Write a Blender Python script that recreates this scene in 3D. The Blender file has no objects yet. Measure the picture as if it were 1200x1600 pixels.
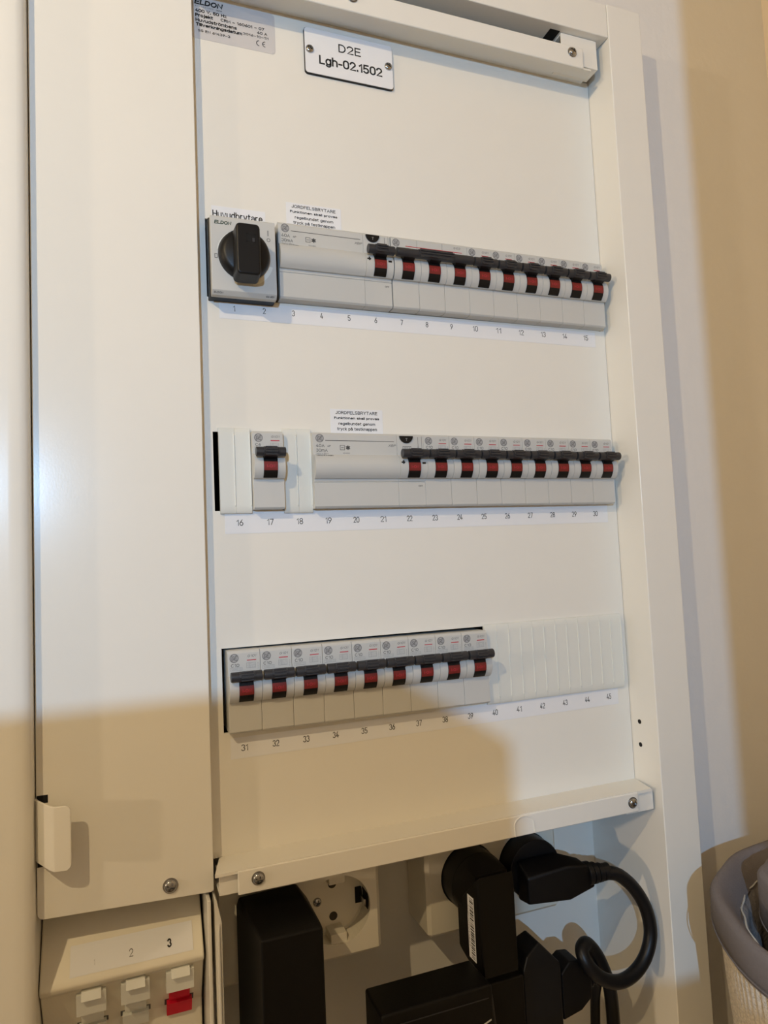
import bpy, bmesh, math, random
from mathutils import Matrix, Vector
random.seed(7)
S = bpy.context.scene
COL = S.collection
H0 = 1.55                                   # height of the middle label row above the floor (m)
def V(x, y, z):                             # cabinet millimetres (right, up, towards viewer) -> world metres
    return Vector((x/1000, -z/1000, H0 + y/1000))
def D(x, y, z):
    return Vector((x/1000, -z/1000, y/1000))

# ------------------------------------------------------------------ camera
Rm = [[0.9362483865, -0.0449651504, 0.3484495573], [-0.0184154145, -0.9966936774, -0.0791365018], [0.3508558553, 0.0676745791, -0.9339808992]]
Cc = (-186.1006, -24.7119, 400.6747)
cd = bpy.data.cameras.new('camera'); cam = bpy.data.objects.new('camera', cd); COL.objects.link(cam)
def ax(r, s): return Vector((r[0]*s, -r[2]*s, r[1]*s))
X_, Y_, Z_ = ax(Rm[0], 1), ax(Rm[1], -1), ax(Rm[2], -1)
M = Matrix((X_, Y_, Z_)).transposed().to_4x4(); M.translation = V(*Cc)
cam.matrix_world = M
cd.sensor_fit = 'HORIZONTAL'; cd.sensor_width = 36.0; cd.lens = 36.0*1080/1200
cd.clip_start = 0.01; cd.clip_end = 50
S.camera = cam
# ------------------------------------------------------------------ world, lamps, exposure
w = bpy.data.worlds.new('world'); S.world = w; w.use_nodes = True
bg = w.node_tree.nodes['Background']; bg.inputs[0].default_value = (1.0, 0.80, 0.58, 1); bg.inputs[1].default_value = 0.18
def lamp(name, pos, power, color, radius):
    l = bpy.data.lights.new(name, 'POINT'); l.energy = power; l.color = color; l.shadow_soft_size = radius
    o = bpy.data.objects.new(name, l); COL.objects.link(o); o.location = V(*pos); return o
lamp('warm_ceiling_lamp', (-505, 400, 515), 7.8, (1.0, 0.75, 0.42), 0.006)
lamp('warm_far_lamp', (-3500, 430, 1000), 85.0, (1.0, 0.76, 0.50), 0.05)
lamp('cool_hall_lamp', (-385, 124, 900), 17.0, (0.36, 0.64, 1.0), 0.002)
al = bpy.data.lights.new('added_ambient_fill', 'AREA'); al.energy = 1.2; al.color = (1.0, 0.78, 0.55); al.size = 1.2  # added soft fill standing in for bounced ambient light, not a fixture
ao = bpy.data.objects.new('added_ambient_fill', al); COL.objects.link(ao); ao.location = V(-1000, 760, 700); ao.rotation_euler = (V(-50, 0, 0)-ao.location).to_track_quat('-Z', 'Y').to_euler()
S.view_settings.view_transform = 'Standard'; S.view_settings.look = 'None'
S.view_settings.gamma = 1.0; S.view_settings.use_curve_mapping = False
S.view_settings.exposure = 0.0

# ------------------------------------------------------------------ materials
def lin(c): return tuple((v/12.92 if v <= 0.04045 else ((v+0.055)/1.055)**2.4) for v in c)
def mat(name, rgb, rough=0.4, metal=0.0, var=0.04, scale=60, bump=0.0, bscale=400, spec=0.5, coat=0.0):
    m = bpy.data.materials.new(name); m.use_nodes = True
    nt = m.node_tree; b = nt.nodes['Principled BSDF']
    c = lin([v/255 for v in rgb])
    tc = nt.nodes.new('ShaderNodeTexCoord'); n = nt.nodes.new('ShaderNodeTexNoise')
    n.inputs['Scale'].default_value = scale; n.inputs['Detail'].default_value = 3
    nt.links.new(tc.outputs['Object'], n.inputs['Vector'])
    r = nt.nodes.new('ShaderNodeMapRange'); r.inputs[3].default_value = 1-var; r.inputs[4].default_value = 1+var
    nt.links.new(n.outputs['Fac'], r.inputs[0])
    mx = nt.nodes.new('ShaderNodeVectorMath'); mx.operation = 'SCALE'; mx.inputs[0].default_value = c
    nt.links.new(r.outputs[0], mx.inputs['Scale']); nt.links.new(mx.outputs[0], b.inputs['Base Color'])
    b.inputs['Roughness'].default_value = rough; b.inputs['Metallic'].default_value = metal
    b.inputs['Specular IOR Level'].default_value = spec; b.inputs['Coat Weight'].default_value = coat
    if bump:
        n2 = nt.nodes.new('ShaderNodeTexNoise'); n2.inputs['Scale'].default_value = bscale; n2.inputs['Detail'].default_value = 4
        nt.links.new(tc.outputs['Object'], n2.inputs['Vector'])
        bp = nt.nodes.new('ShaderNodeBump'); bp.inputs['Strength'].default_value = bump; bp.inputs['Distance'].default_value = 0.001
        nt.links.new(n2.outputs['Fac'], bp.inputs['Height']); nt.links.new(bp.outputs[0], b.inputs['Normal'])
    return m
SHEET = mat('cream_powder_coat', (231, 228, 219), 0.21, var=0.012, bump=0.02, bscale=900, spec=0.3)
WALLM = mat('white_wall_paint', (226, 224, 220), 0.7, var=0.015, bump=0.25, bscale=160)
PLASTIC = mat('light_grey_plastic', (196, 196, 192), 0.45, var=0.015)
BARREL = mat('pale_grey_plastic', (208, 209, 207), 0.4, var=0.01)
BLANKW = mat('white_blank_plastic', (222, 223, 216), 0.4, var=0.01)
SOCK = mat('cream_socket_plastic', (228, 222, 205), 0.35, var=0.01)
BLACK = mat('black_plastic', (15, 15, 16), 0.42, var=0.1, spec=0.3)
BLACKM = mat('matt_black_plastic', (6, 5, 5), 0.5, var=0.15, bump=0.1, bscale=1500, spec=0.25)
TOGG = mat('charcoal_plastic', (46, 47, 51), 0.4, var=0.05)
DARK = mat('dark_interior', (12, 12, 12), 0.9)  # near-black that puts the shade inside openings into the colour
RED = mat('red_indicator', (118, 30, 26), 0.5)
REDP = mat('red_print', (186, 42, 58), 0.6)
REDJ = mat('red_plastic', (205, 22, 50), 0.4)
PRINT = mat('black_print', (24, 24, 24), 0.7)
GREYP = mat('grey_print', (96, 96, 96), 0.7)
MIDP = mat('faint_grey_print', (164, 164, 164), 0.7)
GREENP = mat('dark_green_print', (34, 60, 44), 0.6)
PAPER = mat('white_paper', (230, 231, 233), 0.65, var=0.01)
FOIL = mat('silver_foil', (208, 206, 206), 0.5, metal=0.15, var=0.02)
STEEL = mat('zinc_steel', (170, 170, 170), 0.22, metal=1.0, var=0.08)
GREYFAB = mat('grey_fabric', (122, 117, 118), 0.95, var=0.08, scale=300, bump=0.5, bscale=1800, spec=0.1)
FUR = mat('grey_fur', (138, 134, 133), 1.0, var=0.25, scale=120, bump=1.0, bscale=500, spec=0.05)
ROPE = mat('cream_rope', (214, 204, 188), 0.95, var=0.4, scale=650, bump=0.9, bscale=1500, spec=0.1)
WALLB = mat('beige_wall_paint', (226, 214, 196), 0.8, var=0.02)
FLOORM = mat('oak_floor', (150, 120, 90), 0.6)

# ------------------------------------------------------------------ mesh helper
def weighted(me, ang):                       # area-weighted corner normals keep the big flat faces flat
    vf = [[] for _ in me.vertices]
    for p in me.polygons:
        for v in p.vertices: vf[v].append(p.index)
    N = [p.normal.copy() for p in me.polygons]; A = [p.area for p in me.polygons]; ca = math.cos(ang); out = [None]*len(me.loops)
    for p in me.polygons:
        for li in p.loop_indices:
            n = Vector((0, 0, 0))
            for g in vf[me.loops[li].vertex_index]:
                if N[g].dot(N[p.index]) > ca: n += N[g]*A[g]
            out[li] = n.normalized() if n.length > 0 else N[p.index]
    me.normals_split_custom_set(out)

class MB:
    def __init__(s): s.bm = bmesh.new()
    def box(s, x0, x1, y0, y1, z0, z1):
        v = [s.bm.verts.new((x, y, z)) for z in (z0, z1) for y in (y0, y1) for x in (x0, x1)]
        for f in ((0,2,3,1),(4,5,7,6),(0,1,5,4),(2,6,7,3),(0,4,6,2),(1,3,7,5)): s.bm.faces.new([v[i] for i in f])
        return s
    def hull(s, pts):
        v = [s.bm.verts.new(p) for p in pts]
        r = bmesh.ops.convex_hull(s.bm, input=v)
        dead = [e for e in r['geom_interior'] if isinstance(e, bmesh.types.BMVert)]
        if dead: bmesh.ops.delete(s.bm, geom=dead, context='VERTS')
        bmesh.ops.dissolve_limit(s.bm, angle_limit=0.01, verts=s.bm.verts, edges=s.bm.edges)
        return s
    def prism(s, prof, a0, a1, axis='x'):      # profile swept along an axis; x: (y,z)  z: (x,y)  y: (x,z)
        def P(p, a): return {'x': (a, p[0], p[1]), 'z': (p[0], p[1], a), 'y': (p[0], a, p[1])}[axis]
        A = [s.bm.verts.new(P(p, a0)) for p in prof]; B = [s.bm.verts.new(P(p, a1)) for p in prof]
        s.bm.faces.new(A); s.bm.faces.new(B[::-1]); n = len(prof)
        for i in range(n): s.bm.faces.new((A[i], B[i], B[(i+1) % n], A[(i+1) % n]))
        return s
    def strip(s, path, t, a0, a1, axis='x'):   # thin sheet following a polyline, thickness t
        n = len(path); off = []
        for i in range(n):
            ds = []
            for j in (i-1, i):
                if 0 <= j < n-1:
                    dx, dy = path[j+1][0]-path[j][0], path[j+1][1]-path[j][1]; l = math.hypot(dx, dy); ds.append((-dy/l, dx/l))
            nx, ny = sum(d[0] for d in ds)/len(ds), sum(d[1] for d in ds)/len(ds); k = nx*nx+ny*ny
            off.append((path[i][0]+nx*t/k, path[i][1]+ny*t/k))
        def P(p, a): return {'x': (a, p[0], p[1]), 'z': (p[0], p[1], a), 'y': (p[0], a, p[1])}[axis]
        r = [[s.bm.verts.new(P(q[i], a)) for i in range(n)] for q in (path, off) for a in (a0, a1)]
        for i in range(n-1):
            s.bm.faces.new((r[0][i], r[1][i], r[1][i+1], r[0][i+1])); s.bm.faces.new((r[2][i], r[2][i+1], r[3][i+1], r[3][i]))
            s.bm.faces.new((r[0][i], r[0][i+1], r[2][i+1], r[2][i])); s.bm.faces.new((r[1][i], r[3][i], r[3][i+1], r[1][i+1]))
        s.bm.faces.new((r[0][0], r[2][0], r[3][0], r[1][0])); s.bm.faces.new((r[0][-1], r[1][-1], r[3][-1], r[2][-1]))
        return s
    def cyl(s, c, r, a0, a1, axis='z', n=32, r2=None):
        r2 = r if r2 is None else r2
        def P(i, a, q):
            u, v = q*math.cos(2*math.pi*i/n), q*math.sin(2*math.pi*i/n)
            return {'x': (a, c[0]+u, c[1]+v), 'z': (c[0]+u, c[1]+v, a), 'y': (c[0]+u, a, c[1]+v)}[axis]
        A = [s.bm.verts.new(P(i, a0, r)) for i in range(n)]; B = [s.bm.verts.new(P(i, a1, r2)) for i in range(n)]
        s.bm.faces.new(A); s.bm.faces.new(B[::-1])
        for i in range(n): s.bm.faces.new((A[i], B[i], B[(i+1) % n], A[(i+1) % n]))
        return s
    def lathe(s, c, prof, axis='z', n=40, fn=None):     # prof: list of (radius, along); open ends closed with a cap when r>0
        def P(i, q):
            a = 2*math.pi*i/n; r, h = q
            if fn: r, h = fn(a, r, h)
            u, v = r*math.cos(a), r*math.sin(a)
            return {'z': (c[0]+u, c[1]+v, c[2]+h), 'y': (c[0]+u, c[1]+h, c[2]+v)}[axis]
        R = []
        for q in prof: R.append([s.bm.verts.new(P(0, q))] if q[0] == 0 else [s.bm.verts.new(P(i, q)) for i in range(n)])
        for A, B in zip(R, R[1:]):
            for i in range(n):
                j = (i+1) % n
                if len(A) == 1: s.bm.faces.new((A[0], B[i], B[j]))
                elif len(B) == 1: s.bm.faces.new((A[i], A[j], B[0]))
                else: s.bm.faces.new((A[i], A[j], B[j], B[i]))
        return s
    def tube(s, pts, r, n=12, sub=8):
        P = [Vector(p) for p in pts]; Q = []
        for i in range(len(P)-1):
            p0, p1, p2, p3 = P[max(i-1, 0)], P[i], P[i+1], P[min(i+2, len(P)-1)]
            for k in range(sub):
                t = k/sub
                Q.append(0.5*((2*p1)+(p2-p0)*t+(2*p0-5*p1+4*p2-p3)*t*t+(3*p1-p0-3*p2+p3)*t**3))
        Q.append(P[-1]); up = Vector((0.1, 0.2, 1)); rings = []
        for i, q in enumerate(Q):
            d = (Q[min(i+1, len(Q)-1)]-Q[max(i-1, 0)]).normalized()
            u = (up-d*up.dot(d)).normalized(); up = u; v = d.cross(u)
            rings.append([s.bm.verts.new(q+r*(math.cos(2*math.pi*k/n)*u+math.sin(2*math.pi*k/n)*v)) for k in range(n)])
        for A, B in zip(rings, rings[1:]):
            for k in range(n): s.bm.faces.new((A[k], A[(k+1) % n], B[(k+1) % n], B[k]))
        s.bm.faces.new(rings[0][::-1]); s.bm.faces.new(rings[-1]); return s
    def build(s, name, m, parent=None, base=None, bevel=0, seg=2, smooth=35, ang=25):
        bm = s.bm
        bmesh.ops.recalc_face_normals(bm, faces=bm.faces)
        if bevel:
            ed = [e for e in bm.edges if len(e.link_faces) == 2 and e.calc_face_angle(0) > math.radians(ang)]
            bmesh.ops.bevel(bm, geom=ed, offset=bevel, segments=seg, profile=0.5, affect='EDGES', clamp_overlap=True)
        b = base if base is not None else (parent['_b'] if parent is not None else (0, 0, 0))
        b = tuple(b)
        for v in bm.verts: v.co = D(v.co.x-b[0], v.co.y-b[1], v.co.z-b[2])
        me = bpy.data.meshes.new(name); bm.to_mesh(me); bm.free()
        if smooth:
            for p in me.polygons: p.use_smooth = True
            me.set_sharp_from_angle(angle=math.radians(smooth))
            if bevel: weighted(me, math.radians(smooth))
        me.materials.append(m)
        o = bpy.data.objects.new(name, me); COL.objects.link(o)
        if parent is not None: o.parent = parent; 
        else: o.location = V(*b)
        o['_b'] = b
        if parent is not None and tuple(parent['_b']) != b: o.location = D(*(b[i]-parent['_b'][i] for i in range(3)))
        return o
def rrect(x0, x1, y0, y1, r, n=5):
    out = []
    for cx, cy, a in ((x1-r, y1-r, 0), (x0+r, y1-r, 90), (x0+r, y0+r, 180), (x1-r, y0+r, 270)):
        for k in range(n+1):
            t = math.radians(a+90*k/n); out.append((cx+r*math.cos(t), cy+r*math.sin(t)))
    return out
def thing(name, base, label, cat, group=None):
    o = bpy.data.objects.new(name, None); COL.objects.link(o); o.location = V(*base); o['_b'] = base
    o.empty_display_size = 0.01; tag(o, label, cat, group); return o
def tag(o, label, cat, group=None):
    o['label'] = label; o['category'] = cat
    if group: o['group'] = group
    return o
def struct(o): o['kind'] = 'structure'; return o

def _a(cx, cy, rx, ry, a0, a1, n=8):
    return [(cx+rx*math.cos(math.radians(a0+(a1-a0)*k/n)), cy+ry*math.sin(math.radians(a0+(a1-a0)*k/n))) for k in range(n+1)]
X = 0.72                                     # lower-case height; capitals and digits are 1 high
def _o(cx=0.27, w=0.27): return [_a(cx, X/2, w, X/2, 0, 360, 16)]
GL = {
'0': (.56, [_a(.28, .7, .28, .3, 0, 180)+_a(.28, .3, .28, .3, 180, 360)+[(.56, .7)]]),
'1': (.26, [[(0, .76), (.24, 1), (.24, 0)]]),
'2': (.56, [_a(.28, .72, .28, .28, 170, -30)+[(0, 0), (.56, 0)]]),
'3': (.56, [_a(.27, .76, .25, .24, 160, -80)+_a(.27, .26, .29, .27, 80, -160)]),
'4': (.60, [[(.4, 0), (.4, .5)], [(.36, 1), (0, .24), (.6, .24)]]),
'5': (.56, [[(.52, 1), (.06, 1), (.02, .52)]+_a(.27, .3, .28, .31, 120, -150)]),
'6': (.56, [[(.42, 1), (.08, .5)]+_a(.28, .29, .28, .29, 160, 520, 16)]),
'7': (.54, [[(0, 1), (.54, 1), (.18, 0)]]),
'8': (.56, [_a(.28, .76, .24, .24, 0, 360, 14), _a(.28, .26, .28, .26, 0, 360, 14)]),
'9': (.56, [[(.14, 0), (.48, .5)]+_a(.28, .71, .28, .29, -20, 340, 16)]),
'A': (.66, [[(0, 0), (.33, 1), (.66, 0)], [(.12, .34), (.54, .34)]]),
'B': (.58, [[(.3, .52), (0, .52), (0, 1), (.3, 1)]+_a(.3, .76, .22, .24, 90, -90), [(.3, .52)]+_a(.3, .26, .28, .26, 90, -90)+[(0, 0), (0, .52)]]),
'C': (.64, [_a(.34, .5, .34, .5, 45, 315, 14)]),
'D': (.62, [[(0, 0), (0, 1), (.24, 1)]+_a(.24, .5, .38, .5, 90, -90, 10)+[(0, 0)]]),
'E': (.52, [[(.52, 1), (0, 1), (0, 0), (.52, 0)], [(0, .53), (.46, .53)]]),
'F': (.50, [[(.5, 1), (0, 1), (0, 0)], [(0, .52), (.42, .52)]]),
'G': (.68, [_a(.35, .5, .35, .5, 48, 340, 14)+[(.68, .46), (.4, .46)]]),
'H': (.60, [[(0, 0), (0, 1)], [(.6, 0), (.6, 1)], [(0, .53), (.6, .53)]]),
'I': (.0, [[(0, 0), (0, 1)]]),
'J': (.42, [[(.42, 1), (.42, .22)]+_a(.21, .22, .21, .22, 0, -180)]),
'K': (.60, [[(0, 0), (0, 1)], [(.56, 1), (0, .38)], [(.2, .6), (.6, 0)]]),
'L': (.48, [[(0, 1), (0, 0), (.48, 0)]]),
'M': (.72, [[(0, 0), (0, 1), (.36, .2), (.72, 1), (.72, 0)]]),
'N': (.60, [[(0, 0), (0, 1), (.6, 0), (.6, 1)]]),
'O': (.72, [_a(.36, .5, .36, .5, 0, 360, 20)]),
'P': (.54, [[(0, 0), (0, 1), (.28, 1)]+_a(.28, .74, .26, .26, 90, -90)+[(0, .48)]]),
'R': (.58, [[(0, 0), (0, 1), (.28, 1)]+_a(.28, .75, .26, .25, 90, -90)+[(0, .5)], [(.3, .5), (.58, 0)]]),
'S': (.56, [_a(.28, .75, .26, .25, 35, 270, 10)+_a(.28, .25, .28, .25, 90, -145, 10)]),
'T': (.60, [[(0, 1), (.6, 1)], [(.3, 1), (.3, 0)]]),
'U': (.60, [[(0, 1), (0, .3)]+_a(.3, .3, .3, .3, 180, 360)+[(.6, 1)]]),
'V': (.62, [[(0, 1), (.31, 0), (.62, 1)]]),
'W': (.86, [[(0, 1), (.22, 0), (.43, 1), (.64, 0), (.86, 1)]]),
'X': (.60, [[(0, 0), (.6, 1)], [(0, 1), (.6, 0)]]),
'Y': (.62, [[(0, 1), (.31, .48), (.62, 1)], [(.31, .48), (.31, 0)]]),
'Z': (.56, [[(0, 1), (.56, 1), (0, 0), (.56, 0)]]),
'a': (.50, [_a(.25, .52, .25, .2, 150, 0, 7)+[(.5, 0)], [(.5, .42), (.2, .4)]+_a(.2, .2, .2, .2, 90, 280, 8)+[(.5, .16)]]),
'b': (.52, [[(0, 1), (0, 0)], _a(.26, X/2, .26, X/2, 0, 360, 16)]),
'c': (.50, [_a(.27, X/2, .27, X/2, 50, 310, 12)]),
'd': (.52, [[(.52, 1), (.52, 0)], _a(.26, X/2, .26, X/2, 0, 360, 16)]),
'e': (.54, [[(.02, .38), (.54, .38)]+_a(.28, X/2, .27, X/2, 8, 315, 14)]),
'f': (.32, [[(.32, 1)]+_a(.24, .86, .12, .14, 90, 180, 5)+[(.12, 0)], [(0, X), (.3, X)]]),
'g': (.52, [[(.52, X), (.52, 0)]+_a(.26, 0, .26, .26, 0, -155, 8), _a(.26, X/2, .26, X/2, 0, 360, 16)]),
'h': (.50, [[(0, 1), (0, 0)], [(0, .45)]+_a(.25, .46, .25, .26, 170, 0, 8)+[(.5, 0)]]),
'i': (.0, [[(0, 0), (0, X)], [(0, .9), (0, 1)]]),
'j': (.14, [[(.14, X), (.14, -.12)]+_a(.02, -.12, .12, .14, 0, -110, 6), [(.14, .9), (.14, 1)]]),
'k': (.48, [[(0, 1), (0, 0)], [(.44, X), (0, .26)], [(.16, .42), (.48, 0)]]),
'l': (.0, [[(0, 0), (0, 1)]]),
'm': (.80, [[(0, X), (0, 0)], [(0, .46)]+_a(.2, .48, .2, .24, 170, 0, 7)+[(.4, 0)], [(.4, .46)]+_a(.6, .48, .2, .24, 170, 0, 7)+[(.8, 0)]]),
'n': (.50, [[(0, X), (0, 0)], [(0, .45)]+_a(.25, .46, .25, .26, 170, 0, 8)+[(.5, 0)]]),
'o': (.54, _o()),
'p': (.52, [[(0, X), (0, -.27)], _a(.26, X/2, .26, X/2, 0, 360, 16)]),
'r': (.30, [[(0, X), (0, 0)], [(0, .42)]+_a(.24, .46, .24, .26, 170, 80, 5)]),
's': (.46, [_a(.23, .54, .22, .18, 35, 270, 8)+_a(.23, .18, .23, .18, 90, -145, 8)]),
't': (.30, [[(.12, .94), (.12, .14)]+_a(.24, .14, .12, .14, 180, 280, 5), [(0, X), (.3, X)]]),
'u': (.50, [[(0, X), (0, .26)]+_a(.25, .26, .25, .26, 180, 350, 8), [(.5, X), (.5, 0)]]),
'v': (.50, [[(0, X), (.25, 0), (.5, X)]]),
'y': (.52, [[(0, X), (.27, 0)], [(.52, X), (.24, -.14), (.08, -.27)]]),
'z': (.44, [[(0, X), (.44, X), (0, 0), (.44, 0)]]),
'.': (.06, [[(.03, 0), (.03, .09)]]), ',': (.08, [[(.06, .09), (.0, -.14)]]), '-': (.32, [[(0, .36), (.32, .36)]]), '–': (.5, [[(0, .42), (.5, .42)]]),
'/': (.36, [[(0, 0), (.36, 1)]]), '~': (.5, [[(0, .45), (.14, .58), (.36, .42), (.5, .55)]]), '^': (.4, [[(0, .6), (.2, 1), (.4, .6)]]),
'*': (.6, [[(.3, 0), (.3, 1)], [(0, .2), (.6, .8)], [(0, .8), (.6, .2)]]), ' ': (.22, []),
}
GL['ö'] = (.54, _o()+[[(.14, .86), (.14, .96)], [(.4, .86), (.4, .96)]])
GL['å'] = (.50, GL['a'][1]+[_a(.25, .9, .1, .1, 0, 360, 10)])
def put(mb, s, cx, cy, z, wd, ht, bold=0.0, shear=0.0, rot=0, plane=None):   # print strokes fitted into wd x ht mm
    x = 0; ls = []
    for ch in s:
        a, g = GL[ch]
        for l in g: ls.append([(x+p[0], p[1]) for p in l])
        x += a+0.24
    x0 = min(p[0] for l in ls for p in l); x1 = max(p[0] for l in ls for p in l); y0 = min(p[1] for l in ls for p in l); y1 = max(p[1] for l in ls for p in l)
    th = ht*max(0.06, 0.135+2.3*bold); W = max(wd-th, 0.01); Hh = max(ht-th, 0.01); ca, sa = math.cos(rot), math.sin(rot)
    for l in ls:
        q = []
        for p in l:
            v = ((p[1]-y0)/(y1-y0)-0.5)*Hh if y1 > y0 else 0; u = ((p[0]-x0)/(x1-x0)-0.5)*W+shear*v if x1 > x0 else shear*v
            if not q or math.hypot(u-q[-1][0], v-q[-1][1]) > 1e-5: q.append((u, v))
        n = len(q)
        if n < 2: continue
        closed = n > 3 and math.hypot(q[0][0]-q[-1][0], q[0][1]-q[-1][1]) < 1e-4
        d = [((q[i+1][0]-q[i][0]), (q[i+1][1]-q[i][1])) for i in range(n-1)]; d = [(a/math.hypot(a, b), b/math.hypot(a, b)) for a, b in d]
        A, B = [], []
        for i in range(n):
            dd = [d[i-1] if i > 0 else (d[-1] if closed else d[0]), d[i] if i < n-1 else (d[0] if closed else d[-1])]
            nx, ny = -(dd[0][1]+dd[1][1])/2, (dd[0][0]+dd[1][0])/2; k = max(nx*nx+ny*ny, 0.3)
            px, py = q[i]
            if not closed and i == 0: px -= d[0][0]*th/2.2; py -= d[0][1]*th/2.2
            if not closed and i == n-1: px += d[-1][0]*th/2.2; py += d[-1][1]*th/2.2
            for L_, sgn in ((A, 1), (B, -1)):
                u, v = px+sgn*nx*th/2/k, py+sgn*ny*th/2/k
                U, Vv = cx+u*ca-v*sa, cy+u*sa+v*ca
                L_.append(mb.bm.verts.new(plane(U, Vv, z) if plane else (U, Vv, z)))
        for i in range(n-1): mb.bm.faces.new((B[i], B[i+1], A[i+1], A[i]))
    return mb
def quad(mb, x0, x1, y0, y1, z):
    mb.bm.faces.new([mb.bm.verts.new(p) for p in ((x0, y0, z), (x1, y0, z), (x1, y1, z), (x0, y1, z))]); return mb
def frame(mb, x0, x1, y0, y1, z, t):
    quad(mb, x0, x1, y0, y0+t, z); quad(mb, x0, x1, y1-t, y1, z); quad(mb, x0, x0+t, y0, y1, z); quad(mb, x1-t, x1, y0, y1, z); return mb
def ring(mb, cx, cy, z, r0, r1, a0=0, a1=360, n=32):
    A = []
    for k in range(n+1):
        t = math.radians(a0+(a1-a0)*k/n)
        A.append((mb.bm.verts.new((cx+r0*math.cos(t), cy+r0*math.sin(t), z)), mb.bm.verts.new((cx+r1*math.cos(t), cy+r1*math.sin(t), z))))
    for p, q in zip(A, A[1:]): mb.bm.faces.new((p[0], p[1], q[1], q[0]))
    return mb
def disc(mb, cx, cy, z, r, a0=0, a1=360, n=28):
    mb.bm.faces.new([mb.bm.verts.new((cx+r*math.cos(math.radians(a0+(a1-a0)*k/n)), cy+r*math.sin(math.radians(a0+(a1-a0)*k/n)), z)) for k in range(n if a1-a0 == 360 else n+1)]); return mb

def screw(parent, x, y, z, r=3.0, h=2.0, washer=True):
    mb = MB(); ca, sa = math.cos(0.5), math.sin(0.5)
    def fn(a, rr, hh):
        if rr < 0.62*r and hh > 0.3:
            u, v = rr*math.cos(a), rr*math.sin(a); u, v = u*ca-v*sa, u*sa+v*ca
            if (abs(u) < 0.14*r or abs(v) < 0.14*r): hh -= 1.0
        return rr, hh
    pr = [(r*1.02, 0), (r, h*0.35)]+[(r*q, h*(0.35+0.65*(1-q*q)**0.5)) for q in (0.92, 0.82, 0.72, 0.63, 0.56, 0.48, 0.4, 0.3, 0.2, 0.1, 0.04)]
    mb.lathe((x, y, z), pr, 'z', 48, fn)
    if washer: mb.cyl((x, y), r*1.22, z-0.3, z+0.25, 'z', 32)
    return mb.build('screw', STEEL, parent)

# ================================================================== SETTING
YT, YB = 361.3, -430
mb = MB(); mb.box(168, 333, -1550, 1000, -75, -6); mb.box(-420, 168, YT-1, 1000, -75, -6); mb.box(-420, 168, -1550, YB, -75, -6); mb.box(-900, -420, -1550, 1000, -75, -6)
struct(mb.build('wall_back', WALLM, smooth=0))
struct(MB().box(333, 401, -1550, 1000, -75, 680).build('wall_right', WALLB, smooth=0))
mb = MB(); mb.box(-233, 401, -1550, 1000, 680, 720); mb.box(-900, -299, -1550, 70, 680, 720); mb.box(-299, -233, -1550, 16, 680, 720)  # unseen slab added behind the camera; its stepped opening shapes the cool light
struct(mb.build('added_light_blocker', WALLB, smooth=0))
struct(MB().box(-900, 401, -1610, -1550, -75, 1400).build('floor', FLOORM, smooth=0))
# ledge carrying the baskets (below the frame)
struct(MB().box(60, 333, -412, -392, -6, 330).build('trim_1', WALLB, smooth=0))

# ================================================================== ENCLOSURE
enc = thing('enclosure', (0, YB, -60), 'cream white steel cabinet frame surrounding the breaker panel and the socket compartment', 'cabinet')
XI, XO = 141, 169.8
# right jamb: inner side sheet, front flange, return to the wall - as one bent sheet with two small holes
mb = MB(); mb.strip([(XI+1.4, -58), (XI+1.4, 24.3), (XO-1.4, 24.3), (XO-1.4, -14)], 1.4, YB, YT, 'y')
mb.build('side_jamb', SHEET, enc, bevel=0.8, seg=3)
for yy, zz in ((-143.5, 8.5), (-159, 8.0)): MB().cyl((yy, zz), 1.5, XI-0.25, XI+0.2, 'x', 20).build('screw_hole', DARK, enc)
# top flange with its underside
mb = MB(); mb.strip([(YT-1.4, -14), (YT-1.4, 23.6), (337.9, 23.6), (337.9, -58)][::-1], 1.4, -420, XI-0.1, 'x')
mb.build('top_flange', SHEET, enc, bevel=1.2, seg=3)
mb = MB()
mb.cyl((128, 15), 2.4, 336.3, 336.55, 'y', 20); mb.build('slot_hole', DARK, enc)
MB().box(96, 104, 336.3, 336.55, 4, 20).build('slot_hole', DARK, enc)
# brackets the cover screws into
mb = MB(); mb.strip([(335, -14), (335, 18), (316.3, 18), (316.3, 6)], -1.4, 105, 134.6, 'x'); mb.build('bracket', SHEET, enc, bevel=0.5)
mb = MB(); mb.strip([(-186.6, 2), (-186.6, 18), (-196.6, 18), (-196.6, -20)][::-1], -1.2, -143.6, -124, 'x'); mb.build('bracket', SHEET, enc, bevel=0.5)
mb = MB(); mb.strip([(-185.2, 2), (-185.2, 19.5), (-198, 19.5), (-198, -20)][::-1], -1.2, 116, 138.6, 'x'); mb.build('bracket', SHEET, enc, bevel=0.5)
# back and left inside of the socket compartment
MB().box(-152, XI, YB, YT-2, -58, -52).build('back_plate', SHEET, enc)
MB().box(-420, -152, YB, YT-2, -58, -54).build('back_plate', DARK, enc)  # near-black backing behind the outlet box, its shade put into the colour
mb = MB(); mb.box(-149.6, -147.6, YB, -199.4, -52, 14); mb.build('divider', SHEET, enc, bevel=0.5)
mb = MB(); mb.prism([(-145.9, -199.6), (-144.6, -199.6), (-142.0, -212), (-142.0, YB), (-145.9, YB)], 2, 13, 'z'); mb.build('divider', SHEET, enc, bevel=0.9)
mb = MB(); mb.prism([(-144.9, -218), (-143.4, -212), (-143.1, YB), (-144.9, YB)], 13, 14.2, 'z'); mb.build('divider_fold', SHEET, enc, bevel=0.5)

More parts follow.
